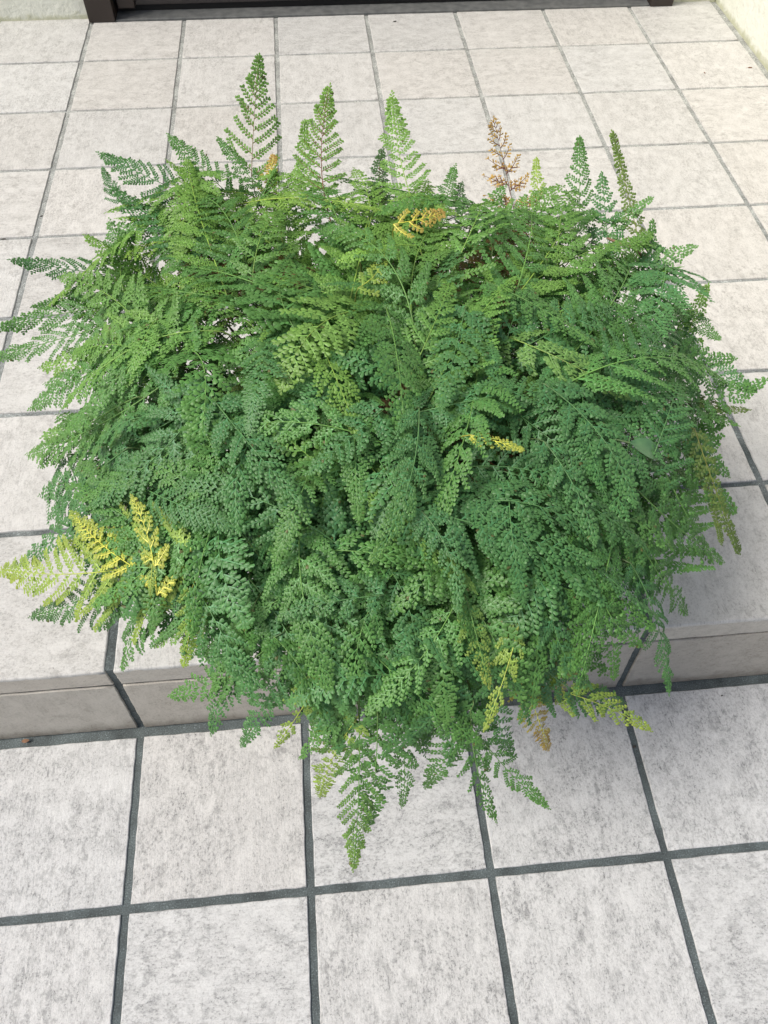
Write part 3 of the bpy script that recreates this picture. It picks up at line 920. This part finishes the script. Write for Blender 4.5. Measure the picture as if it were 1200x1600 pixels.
def pick_color(x, y):
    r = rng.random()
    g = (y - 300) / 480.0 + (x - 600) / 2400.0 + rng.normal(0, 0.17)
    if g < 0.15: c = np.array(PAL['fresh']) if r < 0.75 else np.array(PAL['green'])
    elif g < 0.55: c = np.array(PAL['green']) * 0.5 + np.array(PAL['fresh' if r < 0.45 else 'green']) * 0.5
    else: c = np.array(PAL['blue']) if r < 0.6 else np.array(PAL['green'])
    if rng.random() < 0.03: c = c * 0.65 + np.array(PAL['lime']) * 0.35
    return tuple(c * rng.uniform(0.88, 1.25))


def scatter(n, m, mind, lmin, lmax, s_lo, s_hi, jit):
    pts = []
    tries = 0
    while len(pts) < n and tries < 60000:
        tries += 1
        x, y = rng.uniform(40, 1160), rng.uniform(225, 1210)
        if not inside(x, y, m): continue
        if any((x - a) ** 2 + (y - b) ** 2 < mind ** 2 for a, b in pts): continue
        pts.append((x, y))
    out = []
    for x, y in pts:
        if y < 300 and not inside(x, y, 0.90): continue
        if (x - 350) ** 2 + (y - 575) ** 2 < 48 ** 2 or (x - 480) ** 2 + (y - 385) ** 2 < 42 ** 2: continue
        a = flow(x, y) + rng.normal(0, jit)
        ln = rng.uniform(lmin, lmax) * (0.75 + 0.35 * min(1, (y - 200) / 700))
        x1, y1 = x + math.cos(a) * ln * 0.5, y + math.sin(a) * ln * 0.5
        x0, y0 = x - math.cos(a) * ln * 0.5, y - math.sin(a) * ln * 0.5
        if not inside(x1, y1, 0.99):
            x1, y1 = x + (x1 - x) * 0.35, y + (y1 - y) * 0.35
            x0, y0 = x0 - math.cos(a) * ln * 0.35, y0 - math.sin(a) * ln * 0.35
        if not inside(x1, y1, 1.0) or not inside(x0, y0, 0.95): continue
        s = rng.uniform(s_lo, s_hi)
        out.append((x0, y0, x1, y1, s))
    return out


N_TOP = max(0, 100 - n_ind)
top = scatter(60, 0.90, 90, 215, 300, 0.99, 1.04, 0.8)
rng.shuffle(top)
for i, (x0, y0, x1, y1, s) in enumerate(top):
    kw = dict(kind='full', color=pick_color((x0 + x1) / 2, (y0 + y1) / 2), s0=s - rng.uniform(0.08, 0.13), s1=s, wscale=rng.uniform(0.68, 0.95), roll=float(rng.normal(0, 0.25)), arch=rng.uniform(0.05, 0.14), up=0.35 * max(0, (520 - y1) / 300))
    if i < N_TOP: make_frond(x0, y0, x1, y1, **kw)
    else: under.append(make_frond(x0, y0, x1, y1, geo_only=True, **kw))
pend = scatter(85, 0.90, 70, 140, 220, 1.0, 1.06, 1.0)          # narrower tips hanging over one another
for x0, y0, x1, y1, s in pend:
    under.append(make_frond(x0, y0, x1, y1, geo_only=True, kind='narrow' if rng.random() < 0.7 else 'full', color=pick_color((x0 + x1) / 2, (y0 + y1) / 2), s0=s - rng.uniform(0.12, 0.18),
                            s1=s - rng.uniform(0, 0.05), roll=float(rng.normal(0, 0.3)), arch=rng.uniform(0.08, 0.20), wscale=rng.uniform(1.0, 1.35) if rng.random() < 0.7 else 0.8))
for (n, m, mind, s_lo, s_hi) in ((52, 0.95, 82, 0.88, 0.92), (70, 0.94, 68, 0.74, 0.80), (65, 0.92, 68, 0.60, 0.66), (30, 0.9, 80, 0.46, 0.52)):
    for (x0, y0, x1, y1, s) in scatter(n, m, mind, 230, 320, s_lo, s_hi, 0.6):
        if (x0 + x1) / 2 < 430 and (y0 + y1) / 2 < 640 and rng.random() < 0.15: continue      # airy at the back left
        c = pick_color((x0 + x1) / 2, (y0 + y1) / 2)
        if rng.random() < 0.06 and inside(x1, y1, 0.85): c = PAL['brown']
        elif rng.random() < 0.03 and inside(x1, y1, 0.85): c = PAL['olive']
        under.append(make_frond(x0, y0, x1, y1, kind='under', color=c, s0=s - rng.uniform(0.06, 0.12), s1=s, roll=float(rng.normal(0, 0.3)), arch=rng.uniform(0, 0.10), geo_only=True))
Vs, Fl, To, Mi_, Cs, off = [], [], [], [], [], 0
for g, st in under:
    V, flat, tot, mi, C = g
    Vs.append(V); Fl.append(flat + off); To.append(tot); Mi_.append(mi); Cs.append(C); off += len(V)
    Vs.append(st[0]); Fl.append(st[1].ravel() + off); To.append(np.full(len(st[1]), 4)); Mi_.append(np.ones(len(st[1]))); Cs.append(st[2]); off += len(st[0])
me = mesh_np('understorey_fronds', np.concatenate(Vs) - loc, np.concatenate(Fl), np.concatenate(To), [M_LEAF, M_STEM], np.concatenate(Mi_), True, np.concatenate(Cs))
o = link('understorey_fronds', me, fern)
o['kind'] = 'stuff'

# --- pot, soil
mpot, tpp, bpp = mat('dark_clay_pot')
nz = noise(tpp, N(tpp, 'ShaderNodeTexCoord').outputs['Object'], 25, 5, 0.6)
tpp.links.new(ramp(tpp, nz.outputs[0], [(0.3, (0.045, 0.030, 0.024)), (0.7, (0.085, 0.058, 0.045))]).outputs[0], bpp.inputs['Base Color'])
bpp.inputs['Roughness'].default_value = 0.6
msoil, tso, bso = mat('potting_soil')
nz = noise(tso, N(tso, 'ShaderNodeTexCoord').outputs['Object'], 160, 6, 0.7)
tso.links.new(ramp(tso, nz.outputs[0], [(0.3, (0.012, 0.008, 0.006)), (0.7, (0.06, 0.04, 0.028))]).outputs[0], bso.inputs['Base Color'])
bso.inputs['Roughness'].default_value = 0.95


def lathe(prof, seg=48):
    bm = bmesh.new()
    rings = [[bm.verts.new((r * math.cos(a), r * math.sin(a), z)) for a in [2 * math.pi * i / seg for i in range(seg)]] for r, z in prof]
    for r0, r1 in zip(rings, rings[1:]):
        for i in range(seg):
            bm.faces.new((r0[i], r0[(i + 1) % seg], r1[(i + 1) % seg], r1[i]))
    bm.faces.new(rings[0][::-1]); bm.faces.new(rings[-1])
    return bm


PH = 1.60 * U - H + 0.012
bm = lathe([(0.078, 0.002), (0.082, 0.006), (0.112, PH - 0.03), (0.119, PH - 0.029), (0.122, PH - 0.022), (0.122, PH - 0.003), (0.119, PH), (0.113, PH - 0.002), (0.111, PH - 0.016), (0.108, PH - 0.024)])
bmobj('pot', bm, mpot, fern, True)
bm = lathe([(0.107, PH - 0.022), (0.109, PH - 0.016), (0.06, PH - 0.010), (0.01, PH - 0.006)])
bmobj('soil', bm, msoil, fern, True)


# ------------------------------------------------------------------ small loose things
def blade(P0, P1, width, nrm, m, name, fold=0.12, curl=0.1, n=10):
    P0, P1, nrm = map(lambda a: Vector(a), (P0, P1, nrm))
    d = P1 - P0; L = d.length; d.normalize(); s = d.cross(nrm).normalized(); nn = s.cross(d)
    bm = bmesh.new(); rows = []
    for i in range(n + 1):
        t = i / n
        w = width * math.sin(math.pi * min(1, (t * 0.96 + 0.03))) ** 0.75
        c = P0 + d * L * t + nn * (math.sin(t * math.pi) * curl * L)
        rows.append([bm.verts.new(c + s * w * q + nn * (abs(q) * fold * width)) for q in (-1, -0.5, 0, 0.5, 1)])
    for a, b in zip(rows, rows[1:]):
        for q in range(4): bm.faces.new((a[q], a[q + 1], b[q + 1], b[q]))
    return bmobj(name, bm, m, None, True)


def leafmat(name, c, c2, rough=0.4):
    m, t, b = mat(name)
    nz = noise(t, N(t, 'ShaderNodeTexCoord').outputs['Object'], 70, 4, 0.6)
    t.links.new(ramp(t, nz.outputs[0], [(0.3, c), (0.7, c2)]).outputs[0], b.inputs['Base Color'])
    b.inputs['Roughness'].default_value = rough
    return m


M_BROAD = leafmat('broad_leaf_green', (0.060, 0.15, 0.065), (0.12, 0.24, 0.10), 0.36)
M_DRY = leafmat('dry_leaf_brown', (0.12, 0.055, 0.03), (0.24, 0.13, 0.07), 0.8)
M_BARK = leafmat('twig_bark', (0.12, 0.07, 0.045), (0.26, 0.16, 0.10), 0.85)
M_PEBBLE = leafmat('dark_grit', (0.03, 0.026, 0.022), (0.09, 0.08, 0.07), 0.8)


def broad(px0, py0, px1, py1, w, label, s=1.0):
    P0, n0 = hull(px0, py0, s); P1, n1 = hull(px1, py1, s)
    root = CROWN + np.array([0.03, 0.0, 0.0])
    e = setp(empty('broadleaf_weed', tuple(root)), label, 'weed')
    o = blade(P0, P1, w, n1, M_BROAD, 'leaf'); o.parent = e
    o.matrix_parent_inverse = Matrix.Translation(-Vector(root))
    ts = np.linspace(0, 1, 12)[:, None]
    c1 = root + np.array([0, 0, 0.06]); c2 = P0 - (P1 - P0) * 0.8
    C = (1 - ts) ** 3 * root + 3 * ts * (1 - ts) ** 2 * c1 + 3 * ts ** 2 * (1 - ts) * c2 + ts ** 3 * P0
    V, F, Cc = tube(C - root, np.linspace(0.0014, 0.0009, 12), (0.12, 0.2, 0.07))
    link('stem', mesh_np('stem', V, F.ravel(), np.full(len(F), 4), [M_STEM], None, True, Cc), e)


broad(985, 692, 1032, 716, 0.012, 'smooth broad rounded leaf poking out among the fern fronds on the right', 0.985)
broad(905, 372, 960, 415, 0.009, 'smooth narrow pale green leaf poking out of the upper right of the fern', 1.0)

# twig caught in the fronds
pts = np.array([hull(948, 372, 1.03)[0], hull(970, 381, 1.05)[0], hull(988, 386, 1.04)[0], hull(1006, 402, 1.04)[0]])
c0 = pts[0]
V, F, Cc = tube(np.array([pts[0] + (pts[-1] - pts[0]) * 0 for _ in range(0)] + list(pts)) - c0, [0.0016, 0.0026, 0.0030, 0.0018], (0.2, 0.11, 0.07), 7)
o = link('twig', mesh_np('twig', V, F.ravel(), np.full(len(F), 4), [M_BARK], None, True, Cc), None, tuple(c0))
setp(o, 'short dry brown twig caught in the upper right of the fern', 'twig')


def on_floor(px, py, z):
    d = ray(px, py); t = (z - CAM[2]) / d[2]
    return CAM + t * d


def crumb(px, py, z, sx, sy, label, m, rz=0.3, cat='debris', name='crumb'):
    p = on_floor(px, py, z)
    bm = bmesh.new(); bmesh.ops.create_icosphere(bm, subdivisions=2, radius=1)
    rr = random.Random(int(px))
    for v in bm.verts:
        k = rr.uniform(0.72, 1.15)
        v.co = Vector((v.co.x * sx * k, v.co.y * sy * k, (v.co.z * 0.5 + 0.35) * min(sx, sy) * k))
    o = bmobj(name, bm, m); o.location = (p[0], p[1], z); o.rotation_euler = (0, 0, rz)
    setp(o, label, cat)


crumb(617, 34, H, 0.006, 0.003, 'tiny dark crumb on the porch tile in front of the door sill', M_PEBBLE)
crumb(1172, 106, H, 0.008, 0.003, 'small dark scrap on the tile beside the right stucco wall', M_DRY, 0.0)
crumb(1101, 114, H, 0.006, 0.002, 'thin dry sliver on the tile left of the small dark scrap', M_DRY, 1.6)
crumb(65, 338, H - 0.0036, 0.004, 0.0025, 'dark speck in the left porch joint', M_PEBBLE)
crumb(6, 374, H, 0.007, 0.0025, 'dark speck at the left edge on the porch joint', M_PEBBLE, 0.0)
crumb(991, 1167, 0.0, 0.0035, 0.0025, 'dark grit in the grout joint below the yellow frond tip', M_PEBBLE)
crumb(1128, 1087, TH, 0.0025, 0.0015, 'tiny black grit on the lower tile near the right riser', M_PEBBLE)
p = on_floor(40, 1158, 0.006)
o = blade((p[0] - 0.007, p[1], 0.006), (p[0] + 0.007, p[1] + 0.001, 0.007), 0.0035, (0, -0.4, 1), M_DRY, 'dry_leaf')
setp(o, 'curled brown dry leaf lying against the riser at the left', 'leaf')
